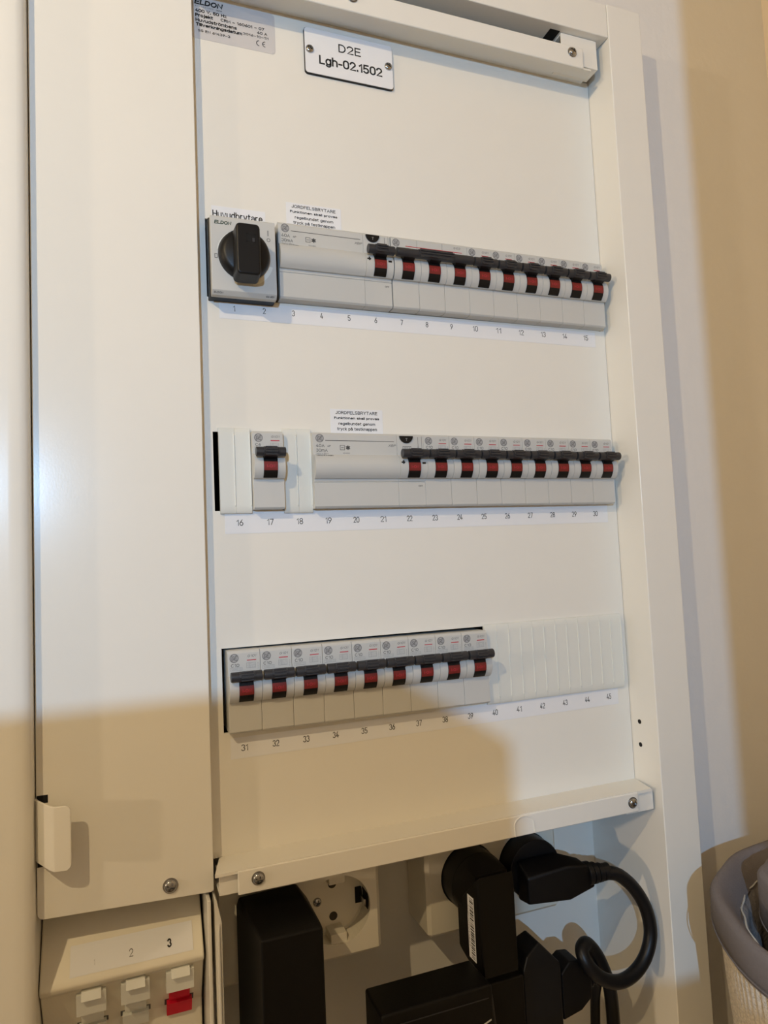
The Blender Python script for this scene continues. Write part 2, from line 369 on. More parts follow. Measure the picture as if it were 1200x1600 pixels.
# ================================================================== LEFT DOOR and LEFT COVER
mb = MB(); mb.prism([(-420, -40), (-231.0, -40), (-230.6, 10), (-230.9, 15), (-232.2, 17.6), (-235, 18.6), (-240, 19), (-420, 19)], YB, YT-28, 'y')
o = mb.build('door_leaf', SHEET, None, (-325, YB, -40), smooth=50)
tag(o, 'tall cream white metal door leaf at the left edge of the cabinet', 'door')
cov = thing('side_cover', (-188, -196, 0), 'tall narrow cream metal cover between the left door leaf and the breaker panel', 'cover')
mb = MB(); pr = rrect(-230.2, -145.4, -196.2, 322, 3)
mb.prism([(-230.2, 322), (-230.2, -191.6)]+[(-227.2-3*math.cos(t), -191.6-3*math.sin(t)) for t in (0.3, 0.8, 1.2, 1.57)]+[(-146.5, -197.9), (-145.2, -197.0), (-144.2, 322)], 6.6, 8.0, 'z')
mb.build('cover_sheet', SHEET, cov, bevel=0.5)
MB().prism([(-146.4, -197.6), (-145.3, -197.6), (-144.3, 322), (-145.4, 322)], 0.3, 7.2, 'z').build('edge_fold', SHEET, cov)
# finger pull, curling out of the left edge
mb = MB()
mb.strip([(-229.7, -6), (-229.5, 8.4), (-228.4, 10.6), (-222.6, 17.8), (-220.8, 18.9), (-215.6, 19.3), (-214.3, 19.4), (-213.5, 19.4)], 1.4, -165.6, -135.8, 'y')
for v in mb.bm.verts:                                # slanted ends, rounded free corners
    top = v.co.y > -150; t = min(1, max(0, (v.co.x+230)/9.5))
    v.co.y -= 1.6*t+(1.4*t if not top else 0.4*t)
    if v.co.x > -213.8: v.co.y += -2.2 if top else 2.2
    elif v.co.x > -214.8: v.co.y += -0.9 if top else 0.9
mb.build('finger_pull', SHEET, cov, bevel=0.5, seg=3)
MB().box(-229.9, -224.8, -138.5, -134.6, 8.0, 8.12).build('pull_slot', DARK, cov)
MB().box(-229.9, -226.6, -169.2, -164.5, 8.0, 8.12).build('pull_slot', DARK, cov)
screw(cov, -167.4, -190.2, 8.2, 3.2, 2.4)

# ================================================================== BREAKER PANEL COVER
R1, R2, R3 = 132.0, 6.9, -117.0
pan = thing('panel_cover', (0, -184, 0), 'large cream steel panel cover with three rows of breakers', 'panel')
YL, YU = -184.0, 319.4
mb = MB()
def cut(y0, y1, xs):
    pass
holes = [(R1-0.3, R1+46.6, [(-139.2, 137.2)]), (R2-0.2, R2+45.6, [(-138.2, 135.0)]), (R3-0.6, R3+46.0, [(-136.8, 135.5)])]
XL_, XR_ = -150.0, 140.6
ys = YL
for y0, y1, xs in sorted(holes):
    mb.box(XL_, XR_, ys, y0, -1.5, 0); 
    px = XL_
    for a, b in xs: mb.box(px, a, y0, y1, -1.5, 0); px = b
    mb.box(px, XR_, y0, y1, -1.5, 0); ys = y1
mb.box(XL_, XR_, ys, YU, -1.5, 0)
mb.build('face_sheet', SHEET, pan, smooth=0)
MB().box(-134.4, 124.6, YL-12.4, YL-0.15, 20.5, 22.0).build('bottom_lip', SHEET, pan, bevel=0.7, seg=3)
mb = MB()
mb.prism([(-141, -0.5), (141.0, -0.5), (135.8, 21.6), (124, 21.4), (-134, 21.4), (-146.0, 21.6)], YL-1.4, YL+0.25, 'y')
mb.build('lip_shelf', SHEET, pan)
mb = MB(); pr = [(30.6+1.6, -196.1)]+[(38.2-6.3*math.cos(t), -189.6+4.3*math.sin(t)) for t in [math.pi*k/14 for k in range(15)]]+[(45.0, -196.1)]
mb.strip(pr, 0.9, 21.8, 22.5, 'z'); mb.build('knockout_tongue', SHEET, pan, bevel=0.3)
MB().box(-150, 120.6, 311.2, 326.0, 20.5, 22.0).build('top_lip', SHEET, pan, bevel=0.7, seg=3)
MB().box(-150, 120.4, 325.0, 326.2, 10, 21.5).build('top_fold', SHEET, pan, bevel=0.3)
mb = MB(); q = [(-150, YU-1.6, -1.2), (134.6, YU-1.6, -1.2), (127.4, 311.3, 21.0), (-150, 311.3, 21.0)]
mb.hull(q+[(x, y+1.3, z) for x, y, z in q]); mb.build('lip_underside', SHEET, pan, bevel=0.3)
for x, y in ((-123.9, -189.4), (119.6, -190.0), (111.3, 321.0), (-49.6, 320.4)): screw(pan, x, y, 22.2, 2.9, 2.2)
# near-black sheet, added to put the shade behind the cut-outs into colour
mb = MB(); mb.box(-142, 139, -125, 185, -34, -32); mb.build('shade_backing', DARK, pan)

# ================================================================== MODULAR DEVICES
MW = 18.0
def barrel_arc(r, ya, yb, yc=24.5, zc=2.5, n=10):
    out = []
    for k in range(n+1):
        y = ya+(yb-ya)*k/n; out.append((y, zc+math.sqrt(max(0, r*r-(y-yc)**2))))
    return out
def body_profile(zb=-24):
    return [(0, zb), (0, 5.0), (1.0, 6), (17.3, 6)]+[(17.3, 7.8)]+barrel_arc(9, 17.4, 31.6)+[(31.7, 6), (43.8, 6), (45.2, 4.8), (45.2, zb)]
def emblem(mb, dk, cx, cy, r, z):
    disc(mb, cx, cy, z, r)
    ring(dk, cx, cy, z+0.02, r*0.84, r*0.93)
    put(dk, 'GE', cx, cy, z+0.02, r*1.1, r*0.85, 0.0, 0.25)
    for k in range(4):
        a = 45+90*k; ring(dk, cx+r*0.62*math.cos(math.radians(a)), cy+r*0.62*math.sin(math.radians(a)), z+0.02, r*0.12, r*0.2, a-110, a+110, 10)
def rotor_parts(t, x0, red=True):
    mb = MB(); mb.prism([(17.6, 3)]+barrel_arc(9.5, 17.6, 31.4)+[(31.4, 3)], x0+5.2, x0+13.2); rot = mb.build('rotor', BLACK, t, bevel=0.15)
    mb = MB(); A = barrel_arc(9.62, 21.6, 26.6, n=6); A2 = [(y, z-0.3) for y, z in A]
    mb.prism(A2+A[::-1], x0+5.25, x0+13.15); red_ = mb.build('on_flag', RED, rot)
    mb = MB()
    def pl(x, y, z): return (x, y, 2.5+math.sqrt(9.68**2-(y-24.5)**2))
    put(mb, 'I-ON', x0+9.2, 24.0, 0, 4.6, 1.7, 0.0, 0, 0, pl); mb.build('lettering', REDP, rot)
def toggle_part(t, x0, x1, mids, hollow=False):
    mb = MB(); mb.cyl((32.0, 13.4), 2.75, x0+0.35, x1-0.35, 'x', 20)
    tg = mb.build('toggle', TOGG, t, bevel=0.35)
    for a, b in mids:
        mb = MB(); mb.prism([(30.2, 11.6), (29.3, 14.0), (30.2, 16.2), (32.0, 17.0), (34.0, 16.3), (34.9, 14.0), (34.2, 11.8)], a, b)
        for k, (y, z) in enumerate(((30.1, 16.1), (31.6, 16.9), (33.2, 16.75), (34.5, 15.3))): mb.box(a+0.9, b-0.9, y-0.35, y+0.35, z-0.6, z+0.5)
        mb.build('grip', TOGG, tg, bevel=0.15)
    return tg
def neck(t, x0):
    mb = MB(); mb.prism([(27.6, 10), (29.2, 13.8), (31, 15), (33, 13), (31.5, 8)], x0+5.4, x0+13.0); mb.build('toggle_neck', BLACK, t, bevel=0.2)
def prints(mbs, x0, amp, model='G101'):
    dk, lt, rd = mbs; z = 6.04
    emblem(lt, dk, x0+3.6, 41.2, 2.55, z)
    put(dk, amp, x0+(4.0 if len(amp) > 2 else 3.3), 37.2, z, 4.6 if len(amp) > 2 else 3.2, 1.75, 0.01)
    put(dk, model, x0+13.4, 41.9, z, 4.8, 1.35, 0.0, 0.3)
    quad(rd, x0+10.6, x0+15.8, 39.35, 39.85, z)
    frame(lt, x0+10.3, x0+15.4, 35.2, 38.3, z, 0.22); quad(lt, x0+12.0, x0+12.2, 35.2, 38.3, z); quad(lt, x0+10.3, x0+15.4, 36.7, 36.85, z)
    put(lt, '6174', x0+13.0, 37.55, z, 4.0, 0.8); put(lt, '1234', x0+13.0, 35.95, z, 4.0, 0.8)
    frame(lt, x0+1.2, x0+8.0, 34.3, 36.0, z, 0.18); put(lt, '10000', x0+3.7, 35.15, z, 3.8, 1.0); quad(lt, x0+6.2, x0+6.35, 34.3, 36.0, z); put(lt, '3', x0+7.1, 35.15, z, 0.7, 1.0)
    put(lt, '230/400', x0+9.6, 33.6, z, 3.2, 0.7)
    for k in range(3): quad(lt, x0+16.4, x0+17.0, 37.6-k*0.8, 37.9-k*0.8, z)
    quad(lt, x0+16.55, x0+16.75, 34.4, 35.6, z)
def mcb(amp):
    t = thing('circuit_breaker', (0, 0, 0), '', 'circuit breaker', 'miniature circuit breakers')
    MB().prism(body_profile(), 0.06, MW-0.06).build('housing', PLASTIC, t, bevel=0.3, ang=28)
    rotor_parts(t, 0); neck(t, 0); toggle_part(t, 0.2, MW-0.2, [(4.9, 13.4)])
    mbs = (MB(), MB(), MB()); prints(mbs, 0, amp)
    mbs[0].build('print', GREYP, t, smooth=0); mbs[1].build('print', MIDP, t, smooth=0); mbs[2].build('stripe', REDP, t, smooth=0)
    return t
def dup(root):
    r = root.copy(); COL.objects.link(r)
    for ch in root.children:
        c = ch.copy(); COL.objects.link(c); c.parent = r
        for g in ch.children:
            d = g.copy(); COL.objects.link(d); d.parent = c
    return r
protos = {'C10': mcb('C10'), 'C16': mcb('C16'), 'C6': mcb('C6')}
used = set()
def place(kind, x, y, label, sy=1.0):
    o = protos[kind] if kind not in used else dup(protos[kind]); used.add(kind)
    o.location = V(x-0.35, y-0.1, 2); o['label'] = label; o.scale = (1, 1, sy); return o
SY1 = 1.035
ORD = ['first', 'second', 'third', 'fourth', 'fifth', 'sixth', 'seventh', 'eighth', 'ninth']
for k in range(9):
    place('C10', -134.3+k*18.0, R3-0.12*k, '%s C10 breaker from the left in the bottom row, above printed number %d' % (ORD[k], 31+k))
for k in range(8):
    place('C10', -9.9+k*18.0, R2-0.04*k, '%s C10 breaker right of the wide middle row switch, above printed number %d' % (ORD[k], 23+k))
for k in range(6):
    place('C16', 28.4+k*17.95, R1-0.05*k, '%s single C16 breaker right of the three pole breaker, above printed number %d' % (ORD[k], 10+k), SY1)
place('C6', -116.8, R2, 'single C6 circuit breaker standing between two white blanks above number 17')

# three-pole breaker 7-9
t = thing('circuit_breaker', (-25.9, R1, 2), 'three pole breaker with one long joined black toggle above numbers 7 to 9', 'circuit breaker')
t['_b'] = (0, 0, 0)
for k in range(3):
    MB().prism(body_profile(), 18*k+0.06, 18*k+17.94).build('pole_housing', PLASTIC, t, bevel=0.3, ang=28)
    rotor_parts(t, 18*k); neck(t, 18*k)
toggle_part(t, 0.2, 53.8, [(15.0, 39.5)])
a, b, c = MB(), MB(), MB(); z = 6.04
emblem(b, a, 3.6, 41.2, 2.55, z); put(a, 'C16', 4.0, 37.2, z, 4.6, 1.75, 0.01); put(a, 'G103', 46.5, 42.3, z, 4.8, 1.35, 0, 0.3)
quad(c, 10, 50, 39.4, 39.85, z); put(b, '6174', 13, 37.2, z, 4, 1.2); put(b, '1 3 5', 21, 37.4, z, 4.5, 1.2)
frame(b, 10.6, 15.4, 36.3, 38.2, z, 0.2)
a.build('print', GREYP, t, smooth=0); b.build('print', MIDP, t, smooth=0); c.build('stripe', REDP, t, smooth=0)
t.scale = (1, 1, SY1)

# residual-current switches (four modules)
def rcd(x, y, label, sy):
    t = thing('residual_current_switch', (x-0.35, y-0.1, 2), label, 'residual current switch', 'residual current switches'); t['_b'] = (0, 0, 0)
    W = 71.2
    pr = [(0, -24), (0, 5.0), (1.0, 6), (15.0, 6), (15.15, 5.5), (15.45, 5.5), (15.6, 6), (17.3, 6), (17.3, 6.6)]+[(q, z-0.5) for q, z in barrel_arc(9, 17.4, 31.6)]+[(31.7, 6), (43.8, 6), (45.2, 4.8), (45.2, -24)]
    MB().prism(pr, 0, 53.2).build('housing', PLASTIC, t, bevel=0.12, ang=40)
    pr2 = [(0, -24), (0, 5.0), (1.0, 6), (15.0, 6), (15.15, 5.5), (15.45, 5.5), (15.6, 6), (17.3, 6), (17.3, 7.8)]+barrel_arc(9, 17.4, 31.6)+[(31.7, 6), (43.8, 6), (45.2, 4.8), (45.2, -24)]
    MB().prism(pr2, 53.3, W).build('pole_housing', PLASTIC, t, bevel=0.25, ang=40)
    x0 = 53.2
    rotor_parts(t, x0); neck(t, x0); toggle_part(t, x0+0.1, W, [(x0+4.9, x0+13.2)])
    mb = MB(); mb.box(x0+0.6, x0+3.0, 26.3, 27.2, 10.6, 11.35); mb.box(x0+1.6, x0+2.4, 25.6, 28.0, 10.6, 11.4); mb.box(x0+14.4, x0+16.6, 25.8, 26.9, 10.6, 11.5); mb.build('slot_mark', BLACK, t)
    mb = MB(); disc(mb, 59.6, 44.0, 6.05, 4.6, 180, 360); mb.prism([(59.6+4.5*math.cos(math.radians(180+180*k/16)), 43.9+4.5*math.sin(math.radians(180+180*k/16))) for k in range(17)], 5, 6.8, 'z')
    btn = mb.build('test_button', BLACK, t, bevel=0.2)
    mb = MB(); put(mb, 'T', 59.6, 41.6, 6.86, 1.3, 1.6); mb.build('lettering', MIDP, btn, smooth=0)
    a, b, c = MB(), MB(), MB(); z = 6.04
    emblem(c, a, 4.2, 41.6, 2.6, z); c.build('emblem', MIDP, t, smooth=0)
    quad(b, 7.6, 51.5, 40.1, 40.5, z)
    put(a, '40A', 4.4, 37.2, z, 5.2, 1.9, 0.01); put(b, '4P', 9.8, 37.0, z, 2.2, 1.1, 0.02)
    put(a, '30mA', 5.3, 34.4, z, 7.0, 1.9, 0.01)
    put(b, '240/415V~', 5.6, 32.4, z, 7.6, 0.9, 0.01); 
    frame(b, 16.6, 19.6, 34.6, 37.6, z, 0.3); quad(b, 17.3, 18.9, 36.0, 36.3, z); put(b, '~', 18.1, 35.5, z, 1.6, 0.5)
    put(b, '*', 21.6, 36.1, z, 2.8, 2.8, 0.03); ring(b, 21.6, 36.1, z, 0.8, 1.1)
    put(b, '50/60Hz', 20.6, 32.8, z, 4.4, 0.8)
    put(a, 'XBP', 50.2, 37.8, z, 4.8, 1.5, 0.0, 0.3)
    frame(b, 57.2, 62.8, 35.2, 37.6, z, 0.25); put(b, 'TEST', 60, 36.4, z, 4.0, 1.2, 0.01)
    quad(a, 67.4, 67.65, 33.5, 43.4, z); put(a, '^', 67.5, 37.2, z, 1.2, 1.0)
    quad(a, 69.9, 70.1, 33.0, 44.0, z)
    put(a, 'OFF', 68.0, 12.7, z, 2.9, 1.1, 0.02)
    a.build('print', GREYP, t, smooth=0); b.build('fine_print', GREYP, t, smooth=0)
    mb = MB(); put(mb, 'Made by GE in Hungary', 6.6, 31.9-0.9, 0, 10.2, 0.9, 0.005, 0, 0, lambda X, Y, Z: (X, Y, 2.06+math.sqrt(81-(Y-24.5)**2)))
    mb.build('print', GREYP, t, smooth=0)
    t.scale = (1, 1, sy)
rcd(-97.4, R1, 'wide grey residual current switch beside the black rotary main switch', SY1)
rcd(-81.1, R2, 'wide grey residual current switch in the middle row above numbers 19 to 22', 1.0)

# main rotary switch
t = thing('main_switch', (-119.5, 130, 0), 'grey square main switch with a black rotary handle above numbers 1 and 2', 'switch')
MB().box(-138.6, -100.6, 129.2, 175.6, -24, 8).build('base_frame', BLACK, t, bevel=0.6)
mb = MB(); mb.prism([(128.6, 8), (128.6, 11.6), (131.0, 14), (173.6, 14), (174.6, 13), (174.6, 8)], -137.9, -100.9); plate = mb.build('front_plate', PLASTIC, t, bevel=0.4)
KX, KY = -119.5, 152.0
mb = MB(); ring(mb, KX, KY, 14.05, 14.8, 15.4, 95, 170); ring(mb, KX+0.5, KY-0.8, 14.05, 14.2, 16.6, 285, 345)  # thin dial line; the wide crescent paints the lit part of the plate
mb.build('dial_line_lit_crescent', BLANKW, t, smooth=0)
mb = MB(); mb.lathe((KX, KY, 14), [(14.6, 0), (14.8, 1.2), (14.2, 3.6), (13.2, 5.4), (11, 6.4), (0, 6.6)], 'z', 48); knob = mb.build('knob', BLACK, t, smooth=40)
mb = MB(); mb.prism(rrect(KX-7.2, KX+7.2, KY-17.6, KY+12.6, 2.6), 17, 30, 'z')
for v in mb.bm.verts:
    if v.co.z > 25: v.co.x = KX+(v.co.x-KX)*0.92; v.co.y = KY-2.6+(v.co.y-KY+2.6)*0.96
han = mb.build('handle', BLACK, t, bevel=1.2, seg=3)
mb = MB(); frame(mb, KX-1.2, KX+4.0, KY+1.0, KY+6.0, 30.06, 0.5); mb.box(KX-0.7, KX+3.5, KY+1.5, KY+5.5, 29.9, 30.08); mb.build('lock_slot', DARK, han, smooth=0)
mb = MB(); mb.box(KX+2.2, KX+3.4, KY+1.5, KY+3.6, 30.02, 30.2); mb.build('lock_tab', TOGG, han)
a, b = MB(), MB()
put(a, 'ELDON', -130.9, 170.4, 14.06, 9.4, 2.1, 0.035, 0.15); a.build('lettering', GREENP, t, smooth=0)
put(b, 'I', -105.2, 167.2, 14.06, 0.5, 3.4); ring(b, -105.0, 163.2, 14.06, 0.8, 1.1); frame(b, -136.0, -134.4, 149.2, 151.8, 14.06, 0.3)
b.build('lettering', GREYP, t, smooth=0)
mb = MB(); put(mb, 'ELDON', -134.2, 129.8, 12.95, 5.0, 0.8, 0.02, 0, 0, lambda X, Y, Z: (X, Y, 9.06+(Y-128.6)+2.6)); put(mb, '40A 690V', -104.8, 129.8, 0, 5.0, 0.8, 0.02, 0, 0, lambda X, Y, Z: (X, Y, 9.06+(Y-128.6)+2.6))
mb.build('lettering', PRINT, t, smooth=0)

# blanking covers
def blank(x0, x1, y0, y1, n, label, cat='blanking cover', z=3.0, first=0.0):
    t = thing('blanking_cover', ((x0+x1)/2, y0, 0), label, cat)
    wd = (x1-x0)/n
    for k in range(n):
        a, b = x0+k*wd, x0+(k+1)*wd
        mb = MB(); yy0, yy1 = y0, y1
        mb.prism([(yy0, 0.15), (yy0, 1.6), (yy0+1.2, 2.4), (yy0+4.6, z), (yy1-4.6, z), (yy1-1.2, 2.4), (yy1, 1.6), (yy1, 0.15)], a, b-0.02)
        mb.prism([(yy0+1.0, 1.0), (yy0+4.6, z+0.4), (yy1-4.6, z+0.4), (yy1-1.0, 1.0)], b-0.8, b-0.15)
        mb.build('segment', BLANKW, t, bevel=0.15)
    return t
blank(-135.4, -117.3, 5.0, 54.6, 2, 'white blanking cover at the left end of the middle row above number 16')
blank(-98.4, -81.3, 4.7, 55.0, 2, 'white blanking cover in the middle row above number 18')
blank(28.6, 135.6, -120.6, -70.0, 12, 'long white ribbed blanking strip above numbers 40 to 45')

# ================================================================== LABELS AND SIGNS
labpos = {0: (130.6, 119.6), 1: (6.1, -6.4), 2: (-121.0, -132.6)}
L = {1:(-123.8,126.0)}
def strip_label(row, y0, y1, ytxt, x0, x1, xs, n0, label, tilt):
    s = thing('number_strip', ((x0+x1)/2, y0, 0), label, 'label')
    mb = MB(); mb.prism([(x0, y0), (x1, y0+tilt), (x1, y1+tilt), (x0, y1)], 0.02, 0.14, 'z'); mb.build('paper', PAPER, s, smooth=0)
    mb = MB()
    for k in range(15):
        x = xs[0]+(xs[1]-xs[0])*k/14; d = str(n0+k)
        put(mb, d, x, ytxt+tilt*k/14, 0.2, 1.0 if d == '1' else 1.75*len(d)+0.25*(len(d)-1), 3.6, -0.012)
    mb.build('lettering', PRINT, s, smooth=0)
strip_label(0, 119.5, 130.3, 125.9, -132.4, 132.0, (-123.8, 123.9), 1, 'white number strip printed 1 to 15 under the top row', 0.0)
strip_label(1, -6.5, 6.0, -0.2, -132.8, 132.6, (-124.3, 122.2), 16, 'white number strip printed 16 to 30 under the middle row', 0.5)
strip_label(2, -132.5, -120.9, -126.8, -133.4, 131.2, (-125.6, 123.4), 31, 'white number strip printed 31 to 45 under the bottom row', 0.8)

t = thing('name_plate', (-46, 281, 0), 'white engraved plate reading D2E Lgh-02.1502 held by two screws', 'sign')
MB().prism(rrect(-75.5, -16.0, 281.0, 311.2, 2.2), 0.05, 1.5, 'z').build('core', BLACK, t)
MB().prism(rrect(-75.2, -16.3, 281.3, 310.9, 2.0), 1.5, 1.9, 'z').build('face', PAPER, t, smooth=0)
mb = MB(); put(mb, 'D2E', -45.6, 301.6, 1.96, 15.0, 5.6, 0.004); put(mb, 'Lgh-02.1502', -45.0, 290.6, 1.96, 42.5, 7.3, 0.004); mb.build('lettering', PRINT, t, smooth=0)
screw(t, -72.2, 296.6, 1.9, 2.5, 1.7, False); screw(t, -19.4, 296.4, 1.9, 2.5, 1.7, False)

t = thing('rating_sticker', (-118, 289, 0), 'silver rating sticker with lines of black print at the upper left corner', 'sticker')
MB().prism(rrect(-144.0, -93.6, 289.2, 315.5, 2.4), 0.03, 0.14, 'z').build('film', FOIL, t, smooth=0)
mb = MB(); z = 0.2
put(mb, 'ELDON', -133.4, 312.4, z, 16.4, 3.4, 0.045, 0.2)
put(mb, 'E N C L O S U R E S', -136.0, 309.6, z, 10.5, 0.8, -0.01); put(mb, '2016', -127.4, 309.5, z, 3.4, 0.9, 0.02)
put(mb, '400 V, 50 Hz', -132.2, 306.8, z, 18.6, 2.3, 0.035)
put(mb, 'Projekt', -136.3, 303.7, z, 10.4, 2.6, 0.035); put(mb, 'CRM – 160601 – 07', -113.4, 304.0, z, 26.4, 1.9, 0.035)
put(mb, 'Huvudströmbens', -129.2, 300.9, z, 24.4, 2.2, 0.035); put(mb, '40 A', -101.6, 301.2, z, 6.2, 1.8, 0.035)
put(mb, 'Tillverkningsdatum', -127.6, 297.9, z, 27.4, 2.5, 0.035); put(mb, '2016–10–21', -105.6, 298.6, z, 15.6, 1.5, 0.03)
put(mb, 'SS EN 61439–3', -130.6, 294.4, z, 18.8, 1.6, 0.03)
ring(mb, -103.6, 294.4, z, 1.4, 1.85, 90, 270, 14); ring(mb, -99.9, 294.4, z, 1.4, 1.85, 90, 270, 14); quad(mb, -101.5, -100.1, 294.2, 294.6, z)
mb.build('lettering', PRINT, t, smooth=0)

def warn(x0, x1, y0, y1, label):
    t = thing('warning_sticker', ((x0+x1)/2, y0, 0), label, 'sticker')
    MB().box(x0, x1, y0, y1, 0.03, 0.14).build('paper', PAPER, t, smooth=0)
    mb = MB(); c = (x0+x1)/2; h = y1-2.2
    wd = x1-x0
    put(mb, 'JORDFELSBRYTARE', c, h, 0.2, wd*0.80, 2.0, 0.015)
    put(mb, 'Funktionen skall provas', c, h-3.5, 0.2, wd*0.86, 1.9, 0.02)
    put(mb, 'regelbundet genom', c, h-7.0, 0.2, wd*0.70, 2.2, 0.005)
    put(mb, 'tryck på testknappen', c, h-10.3, 0.2, wd*0.76, 2.4, 0.0)
    mb.build('lettering', PRINT, t, smooth=0)
warn(-90.6, -55.6, 180.6, 195.6, 'small white earth fault warning sticker above the top row')
warn(-67.8, -33.8, 53.2, 68.2, 'small white earth fault warning sticker above the middle row')
t = thing('switch_sticker', (-120, 180, 0), 'white sticker reading Huvudbrytare half hidden behind the main switch', 'sticker')
MB().box(-135.3, -103.6, 176.4, 187.2, 0.03, 0.14).build('paper', PAPER, t, smooth=0)
mb = MB(); put(mb, 'Huvudbrytare', -120.0, 181.8, 0.2, 29.5, 5.4, -0.012); mb.build('lettering', PRINT, t, smooth=0)

# ================================================================== MEDIA OUTLET (lower left)
t = thing('outlet_panel', (-190, -300, -40), 'cream sloped network outlet box with three jack slots under the side cover', 'outlet')
pr = [(-150, -30), (-192, -30), (-196, -2.5), (-199.5, -1.0), (-213, 7.0), (-221.5, 13.5)]
prof = [(-192, -50), (-193, -22), (-206, -14.0), (-218, -5.5), (-228.5, 3.0), (-231.2, 4.4), (-234.0, 3.0), (-236.2, -0.5), (-263, -16), (-330, -18), (-330, -50)]
mb = MB(); mb.prism(prof, -230.3, -150.9); mb.build('housing', SOCK, t, bevel=1.0, seg=3)
# sloped inset label
def slope(x, y, z): return (x, y, -14.0+(-206-y)*(8.5/12.0)+z) if y > -218 else (x, y, -5.5+(-218-y)*(8.5/10.5)+z)
mb = MB()
pts = [(-209.0, -219.6), (-156.8, -220.0), (-156.2, -211.6), (-206.6, -211.2)]
mb.bm.faces.new([mb.bm.verts.new(slope(x, y, 0.25)) for x, y in ((-216.5, -227.8), (-156.2, -227.8), (-156.2, -218), (-216.5, -218))])
mb.bm.faces.new([mb.bm.verts.new(slope(x, y, 0.25)) for x, y in ((-216.5, -218), (-156.2, -218), (-156.2, -216.6), (-216.5, -216.6))])
lab = mb.build('label', PAPER, t, smooth=0)
mb = MB(); put(mb, '3', -168.2, -223.2, 0.4, 2.2, 3.3, 0.03, 0, 0, slope); mb.build('lettering', PRINT, lab, smooth=0)
mb = MB(); put(mb, '2', -187.3, -223.6, 0.4, 2.0, 3.0, -0.01, 0, 0, slope); mb.build('lettering', GREYP, lab, smooth=0)
mb = MB(); put(mb, '1', -205.0, -224.0, 0.4, 0.5, 2.2, -0.02, 0, 0, slope); mb.build('lettering', MIDP, lab, smooth=0)
def face(y): return -0.5+(-236.2-y)*(-15.5/26.8)          # lower face depth
for i, (cx, m) in enumerate(((-206.8, BLANKW), (-185.6, BLANKW), (-163.2, REDJ))):
    cy = -237.2+0.4*i
    mb = MB(); mb.prism([(cy+1, face(cy)-6), (cy+1, face(cy)+0.15), (cy-30, face(cy-30)+0.15), (cy-30, face(cy)-20)], cx-7.6, cx+7.6); mb.build('jack_recess_shade', DARK if False else GREYP, t)  # grey block flush with the face, recess shade put into its colour
    mb = MB(); mb.prism([(cy-0.8, face(cy)-3), (cy-0.8, face(cy)+2.2), (cy-12.2, face(cy-12)+7.2), (cy-12.8, face(cy-12)+0.2), (cy-12.8, face(cy)-9)], cx-7.1, cx+7.1); jk = mb.build('jack', BLANKW, t, bevel=0.25)
    mb = MB(); mb.prism([(cy+1.0, face(cy)-2), (cy+1.0, face(cy)+3.2), (cy-2.9, face(cy)+5.2), (cy-3.4, face(cy)+1.2)], cx-4.6, cx+4.9); mb.build('latch', BLANKW, jk, bevel=0.25)
    sh = MB()
    for q in range(3):
        y = cy-13.4-q*4.0; sh.prism([(y, face(y)-2), (y, face(y)+1.2), (y-3.6, face(y-3.6)+2.6), (y-3.9, face(y-3.9)-2)], cx-5.4, cx+5.4)
    y = cy-22; sh.prism([(y-0.5, face(y)-2), (y-1, face(y)+3.5), (y-9, face(y-8)+4.5), (y-9, face(y)-6)], cx-6.6, cx+6.6)
    sh.build('shutter', m, jk, bevel=0.25)

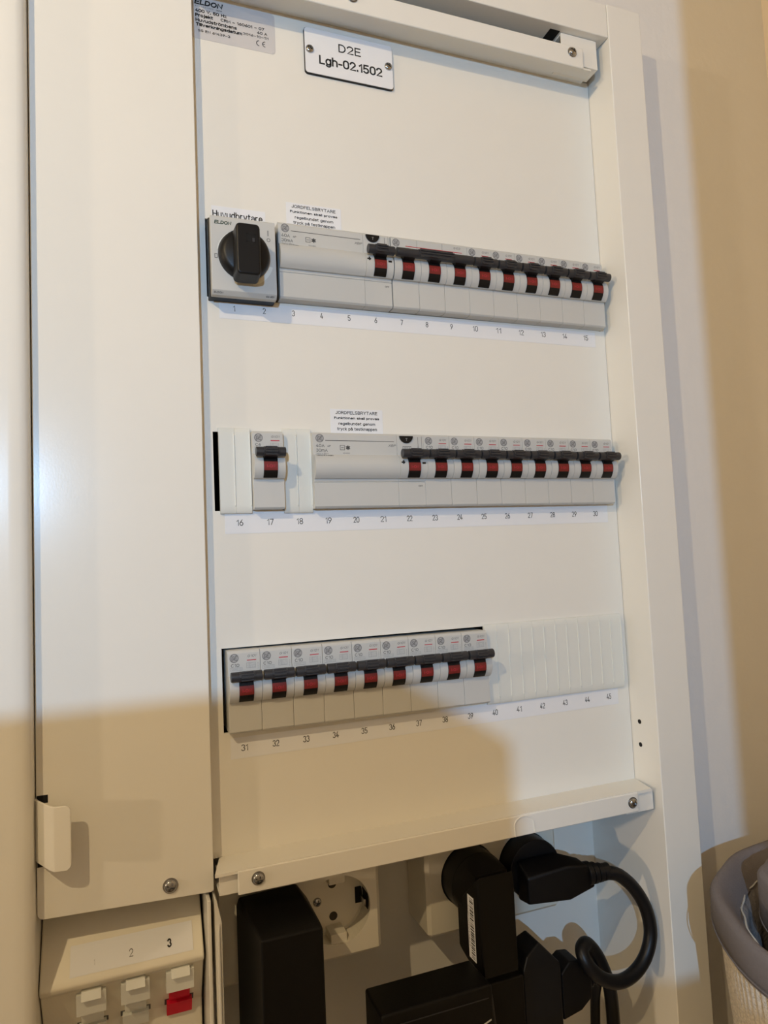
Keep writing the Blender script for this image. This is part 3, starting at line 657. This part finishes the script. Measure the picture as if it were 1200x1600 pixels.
# ================================================================== SOCKETS
def socket(x0, x1, y0, y1, zf, wells, label, open_wells):
    t = thing('double_socket', ((x0+x1)/2, y0, -52), label, 'socket')
    mb = MB(); mb.prism([(x0, y0), (x1, y0), (x1, y1), (x0, y1)], -51.9, zf, 'z')
    bm = mb.bm
    hous = mb.build('housing', SOCK, t, bevel=2.2, seg=1)
    # wells cut with a boolean so that they are real recesses
    cu = MB()
    for wx, wy in wells: cu.cyl((wx, wy), 19.7, zf-14, zf+10, 'z', 48)
    c = cu.build('cutter', SOCK, None, tuple(t['_b'])); 
    md = hous.modifiers.new('b', 'BOOLEAN'); md.object = c; md.operation = 'DIFFERENCE'; md.solver = 'EXACT'
    bpy.context.view_layer.update(); dg = bpy.context.evaluated_depsgraph_get()
    me = bpy.data.meshes.new_from_object(hous.evaluated_get(dg)); hous.modifiers.clear(); hous.data = me
    bpy.data.objects.remove(c)
    for p in me.polygons: p.use_smooth = False
    for wx, wy in open_wells:
        zb = zf-14
        mb = MB(); mb.lathe((wx, wy, zb), [(0, 0.3), (18.7, 0.3), (19.6, 1.6)], 'z', 40); mb.build('well_floor', SOCK, t)
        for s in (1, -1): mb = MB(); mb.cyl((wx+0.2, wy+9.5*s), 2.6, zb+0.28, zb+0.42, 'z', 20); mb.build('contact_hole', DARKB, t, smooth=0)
        screw(t, wx-9.6, wy+0.6, zb+0.3, 2.6, 1.5, False)
        for s in (1, -1):
            mb = MB(); mb.box(wx+s*17.3-2.8, wx+s*17.3+2.8, wy-4.8, wy+4.8, zb+0.3, zb+0.9)
            mb.prism([(wx+s*20.0*math.cos(q), wy+20.0*math.sin(q)) for q in (-0.24, -0.12, 0, 0.12, 0.24)]+[(wx+s*19.3*math.cos(q), wy+19.3*math.sin(q)) for q in (0.24, 0.12, 0, -0.12, -0.24)], zb+0.5, zb+11.5, 'z'); mb.build('clip_recess_shade', DARK, t)  # flat black patches; the shade of the recess is only in their colour
            mb = MB(); mb.box(wx+s*17.6-0.8, wx+s*17.6+0.8, wy-3.0, wy+1.0, zb+0.8, zb+10.5); mb.build('earth_clip', STEEL, t, bevel=0.4)
        for s in (1, -1):
            mb = MB(); mb.box(wx-5.0, wx+5.0, wy+s*17.2-3.0, wy+s*17.2+3.0, zb, zb+12.5); mb.build('guide_rib', SOCK, t, bevel=0.6)
    return t
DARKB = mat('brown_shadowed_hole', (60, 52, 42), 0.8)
socket(-143.0, -45.2, -259.8, -196.5, -11, [(-111.5, -231.5), (-71.5, -231.5)], 'cream double wall socket with an empty right well behind the tall black adapter', [(-71.5, -231.5)])
socket(-11.4, 86.0, -265.6, -196.5, -18, [(18.5, -231.5), (60.5, -231.5)], 'cream double wall socket with both wells taken by black plugs', [])

# ================================================================== ADAPTERS, PLUGS, CABLES
t = thing('power_adapter', (-110, -330, 15), 'tall black power adapter plugged into the left socket below the panel', 'power adapter')
mb = MB(); F = 40; Bz = -4
mb.hull([(-126.4, -212.4, F), (-94.4, -212.4, F), (-126.4, -345, F), (-94.4, -345, F), (-132.5, -213, Bz), (-131.0, -208.5, Bz), (-98.5, -207.5, Bz), (-92.0, -217, Bz), (-132.5, -345, Bz), (-91.5, -345, Bz)])
mb.build('case', BLACKM, t, bevel=1.2, seg=3)
mb = MB(); mb.cyl((-111.5, -231.5), 19.0, -23.5, -3.5, 'z', 40); mb.build('plug_face', BLACK, t, bevel=0.8)
MB().box(-91.9, -89.2, -266, -258, 4, 12).build('side_catch', BLACK, t, bevel=0.3)

t = thing('angled_plug', (12, -270, 14), 'black right angled plug with a white barcode sticker on its side', 'plug')
mb = MB(); mb.hull([(1.4, -214.5, 25.5), (3.0, -212.3, 27.5), (25.0, -212.3, 27.5), (25.8, -216, 27.5), (25.8, -269.5, 27.5), (2.6, -269.5, 27.5), (0.6, -262, 0.5), (0.6, -236, 0.5), (25.8, -236, 0.5), (25.8, -266, 0.5), (4, -269, 8), (1.2, -267, 14)])
body = mb.build('case', BLACKM, t, bevel=1.0, seg=3)
mb = MB(); mb.hull([(18.5+19*math.cos(a), -231.5+19*math.sin(a), -4) for a in [2*math.pi*k/28 for k in range(28)]]+[(3, -214, 22), (24.5, -213.5, 22), (24.5, -240, 22), (2.2, -240, 22)])
mb.build('shoulder', BLACKM, t, bevel=0.8, smooth=45)
mb = MB(); mb.cyl((18.5, -231.5), 19.0, -31.5, -3.5, 'z', 40); mb.build('plug_face', BLACK, t, bevel=0.8)
mb = MB(); xs_ = 0.78
def side(z, y, e=0): return (0.95+0.1*0+(-0.02)*0-e+0.02*(z), y, z)
mb = MB(); q = [side(13.5, -226.0, 0.2), side(21.8, -226.0, 0.2), side(21.8, -262.5, 0.2), side(13.5, -262.5, 0.2)]
q2 = [(x+0.15, y, z) for x, y, z in q]
mb.hull(q+q2); st = mb.build('barcode_sticker', PAPER, t, smooth=0)
mb = MB(); y = -227.2; random.seed(3)
while y > -261.5:
    h = random.choice((0.25, 0.35, 0.6, 0.9)); mb.bm.faces.new([mb.bm.verts.new(p) for p in (side(16.6, y, 0.24), side(21.0, y, 0.24), side(21.0, y-h, 0.24), side(16.6, y-h, 0.24))]); y -= h+random.choice((0.3, 0.4, 0.7))
put(mb, '1W20209042832', 14.9, -244, 0, 24, 1.4, 0.0, 0, -math.pi/2, lambda X, Y, Z: side(X, Y, 0.24))
mb.build('barcode', PRINT, st, smooth=0)

t = thing('power_lead', (80, -232, 0), 'black power lead with moulded plug, its cable curling in a loop at the right', 'cable')
mb = MB(); mb.cyl((60.5, -231.5), 19.0, -31.5, -4.5, 'z', 40); mb.build('plug_face', BLACK, t, bevel=0.8)
mb = MB(); mb.hull([(46, -222, -4), (46, -247, -4), (74, -222, -4), (74, -247, -4), (46, -229, 9), (46, -245, 9), (74, -224.5, 14), (88, -226.5, 14), (94, -241.5, 13), (74, -245.5, 14), (88, -226, 2), (92, -243, 2)])
mb.build('plug_body', BLACKM, t, bevel=1.6, seg=3)
mb = MB()
for k in range(4): mb.cyl((-234.2-0.6*k, 8.6), 7.3-0.7*k, 89+4.4*k, 92.4+4.4*k, 'x', 20)
mb.cyl((-235, 8.6), 4.6, 88, 107, 'x', 16); mb.build('strain_relief', BLACK, t, bevel=0.5)
path = [(103, -236.2, 9), (113, -238.5, 11), (123.5, -248.5, 13), (130.5, -262, 14.5), (131.8, -277, 16), (125.5, -289.5, 17.5), (114, -297.0, 19), (100.5, -298.0, 20.5), (87.5, -292.0, 21.5), (78.0, -282.0, 21), (77.3, -275.5, 17), (83, -274.2, 13), (90, -280.5, 10.5), (96.5, -291, 9), (102, -306, 8.5), (104, -322, 8), (104, -350, 8)]
mb = MB(); mb.tube(path, 4.3, 14); mb.build('cable', BLACK, t)

t = thing('power_supply', (-33, -330, 28), 'wide black power supply box lying at the bottom beside the barcode plug', 'power supply')
mb = MB(); mb.box(-66, -0.2, -345, -262.5, 16, 43); mb.build('case', BLACKM, t, bevel=1.6, seg=3)
mb = MB(); mb.box(-62.5, -3.0, -269.2, -268.7, 43, 43.25); mb.build('seam', TOGG, t)
mb = MB(); mb.prism([(-12, -283.5), (-2.0, -280.2), (-2.0, -281.0), (-12, -284.3)], 43, 43.2, 'z'); mb.build('label_edge', PLASTIC, t)
t = thing('plug_block', (30, -345, 10), 'black plug block tucked below the barcode plug', 'plug')
mb = MB(); mb.hull([(3.0, -274, 25), (30, -273.5, 26), (30, -345, 26), (3, -345, 25), (3, -276, 2), (30, -276, 2), (3, -345, 2), (30, -345, 2)]); mb.build('case', BLACKM, t, bevel=1.2, seg=3)
mb = MB(); mb.hull([(30.2, -273, 25), (35, -266.5, 22), (46, -262.5, 18), (57.5, -275, 22), (59, -279, 20), (59, -345, 20), (30.2, -345, 26), (35, -266.5, 2), (46, -262.5, 2), (58, -276, 2), (59, -345, 2), (30.2, -345, 2)]); mb.build('end_cap', BLACK, t, bevel=1.0, seg=3)
mb = MB(); mb.tube([(1.9, -272, 36), (2.6, -285, 37), (3.4, -300, 37.5), (4.4, -345, 38)], 1.1, 10); mb.build('thin_lead', TOGG, t)
t = thing('cord_connector', (70, -345, 10), 'small black angled connector with ribbed strain relief next to the cord loop', 'connector')
mb = MB(); mb.hull([(59.6, -284, 20), (67, -279, 18), (74, -280, 18), (82.5, -289, 18), (82.5, -304, 18), (73, -308.5, 20), (59.6, -311, 20), (59.6, -284, 3), (67, -279, 3), (74, -280, 3), (82.5, -289, 3), (82.5, -304, 3), (59.6, -311, 3)]); mb.build('case', BLACKM, t, bevel=1.0, seg=3)
mb = MB()
for k in range(3): mb.cyl((-297, 10), 6.0-0.5*k, 82.6+2.6*k, 84.4+2.6*k, 'x', 18)
mb.cyl((-297, 10), 4.2, 82.4, 91, 'x', 14); mb.build('strain_relief', BLACK, t, bevel=0.3)
mb = MB(); mb.tube([(88, -297, 10), (93, -299, 9), (95.5, -306, 5), (95.5, -318, 2), (95, -350, 0)], 3.2, 12); mb.build('cable', BLACK, t)

# ================================================================== BASKETS
def basket(name, c, r, h, band, label, nrib=150, group=None, lip=8):
    t = thing(name, (c[0], c[1]-h, c[2]), label, 'basket', group)
    def rib(a, rr, hh): return rr+1.6*abs(math.sin(a*nrib/2))*(1 if rr > r*0.89 else 0), hh
    mb = MB(); b = (c[0], c[1]-h, c[2])
    mb.lathe(b, [(0, 0), (r*0.86, 0), (r*0.90, 3)]+[(r*(0.90+0.10*k/12), 3+(h-14)*k/12) for k in range(1, 13)]+[(r-3.5, h-12), (r*0.86-5, 8), (0, 6)], 'y', nrib*6, rib)
    mb.build('woven_wall', ROPE, t, smooth=60)
    def wob(a, rr, hh): return rr+0.8*math.sin(7*a)+0.6*math.sin(13*a+1), hh+0.9*math.sin(5*a+0.6)
    mb = MB(); mb.lathe(b, [(r+2.2, h-band), (r+3.0, h-band+1), (r+3.0, h-3), (r+1.6, h-0.6), (r-1, h), (r-3.5, h-1.5), (r-lip-1, h-9), (r-lip-4, h-13), (r-lip-3, h-14), (r-3.5, h-5), (r+1.6, h-4), (r+1.6, h-band)], 'y', 120, wob)
    rim = mb.build('fabric_rim', GREYFAB, t, smooth=60)
    mb = MB(); pts = [((r+4.4)*math.cos(a)+b[0], b[1]+h-band+4+0.9*math.sin(5*a+0.6), (r+4.4)*math.sin(a)+b[2]) for a in [2*math.pi*k/90 for k in range(91)]]
    mb.tube(pts, 0.35, 5, 1); mb.build('stitching', GREYFAB, rim)
    mb = MB(); pts = [((r-lip-4.2+0.5*math.sin(29*a))*math.cos(a)+b[0], b[1]+h-12.8+0.9*math.sin(5*a+0.6)+0.3*math.sin(17*a), (r-lip-4.2+0.5*math.sin(29*a))*math.sin(a)+b[2]) for a in [2*math.pi*k/240 for k in range(241)]]
    mb.tube(pts, 0.55, 5, 1); mb.build('inner_seam', PLASTIC, rim)
    def furf(a, rr, hh): return rr+1.3*math.sin(9*a+hh*0.12)+0.9*math.sin(23*a-hh*0.2)+0.4*math.sin(51*a+hh*0.5), hh
    mb = MB(); mb.lathe(b, [(r-lip-1.6, h-11.5), (r-lip-3.4, h-14)]+[(r-lip-5-7*min(1, k/3), h-15-(h-32)*k/18) for k in range(19)]+[(0, 12)], 'y', 240, furf)
    mb.build('fur_lining', FUR, t, smooth=60)
    return t
basket('storage_basket', (212.0, -222, 158), 114.5, 168, 20, 'large round cream rope basket with grey fabric rim and fur lining')
tb = basket('storage_basket', (184, -212, 122), 44, 140, 30, 'small cream ribbed basket with grey rim standing inside the large basket at the right edge', nrib=90, lip=6)
# tidy helper properties
for o in S.objects:
    if '_b' in o: del o['_b']
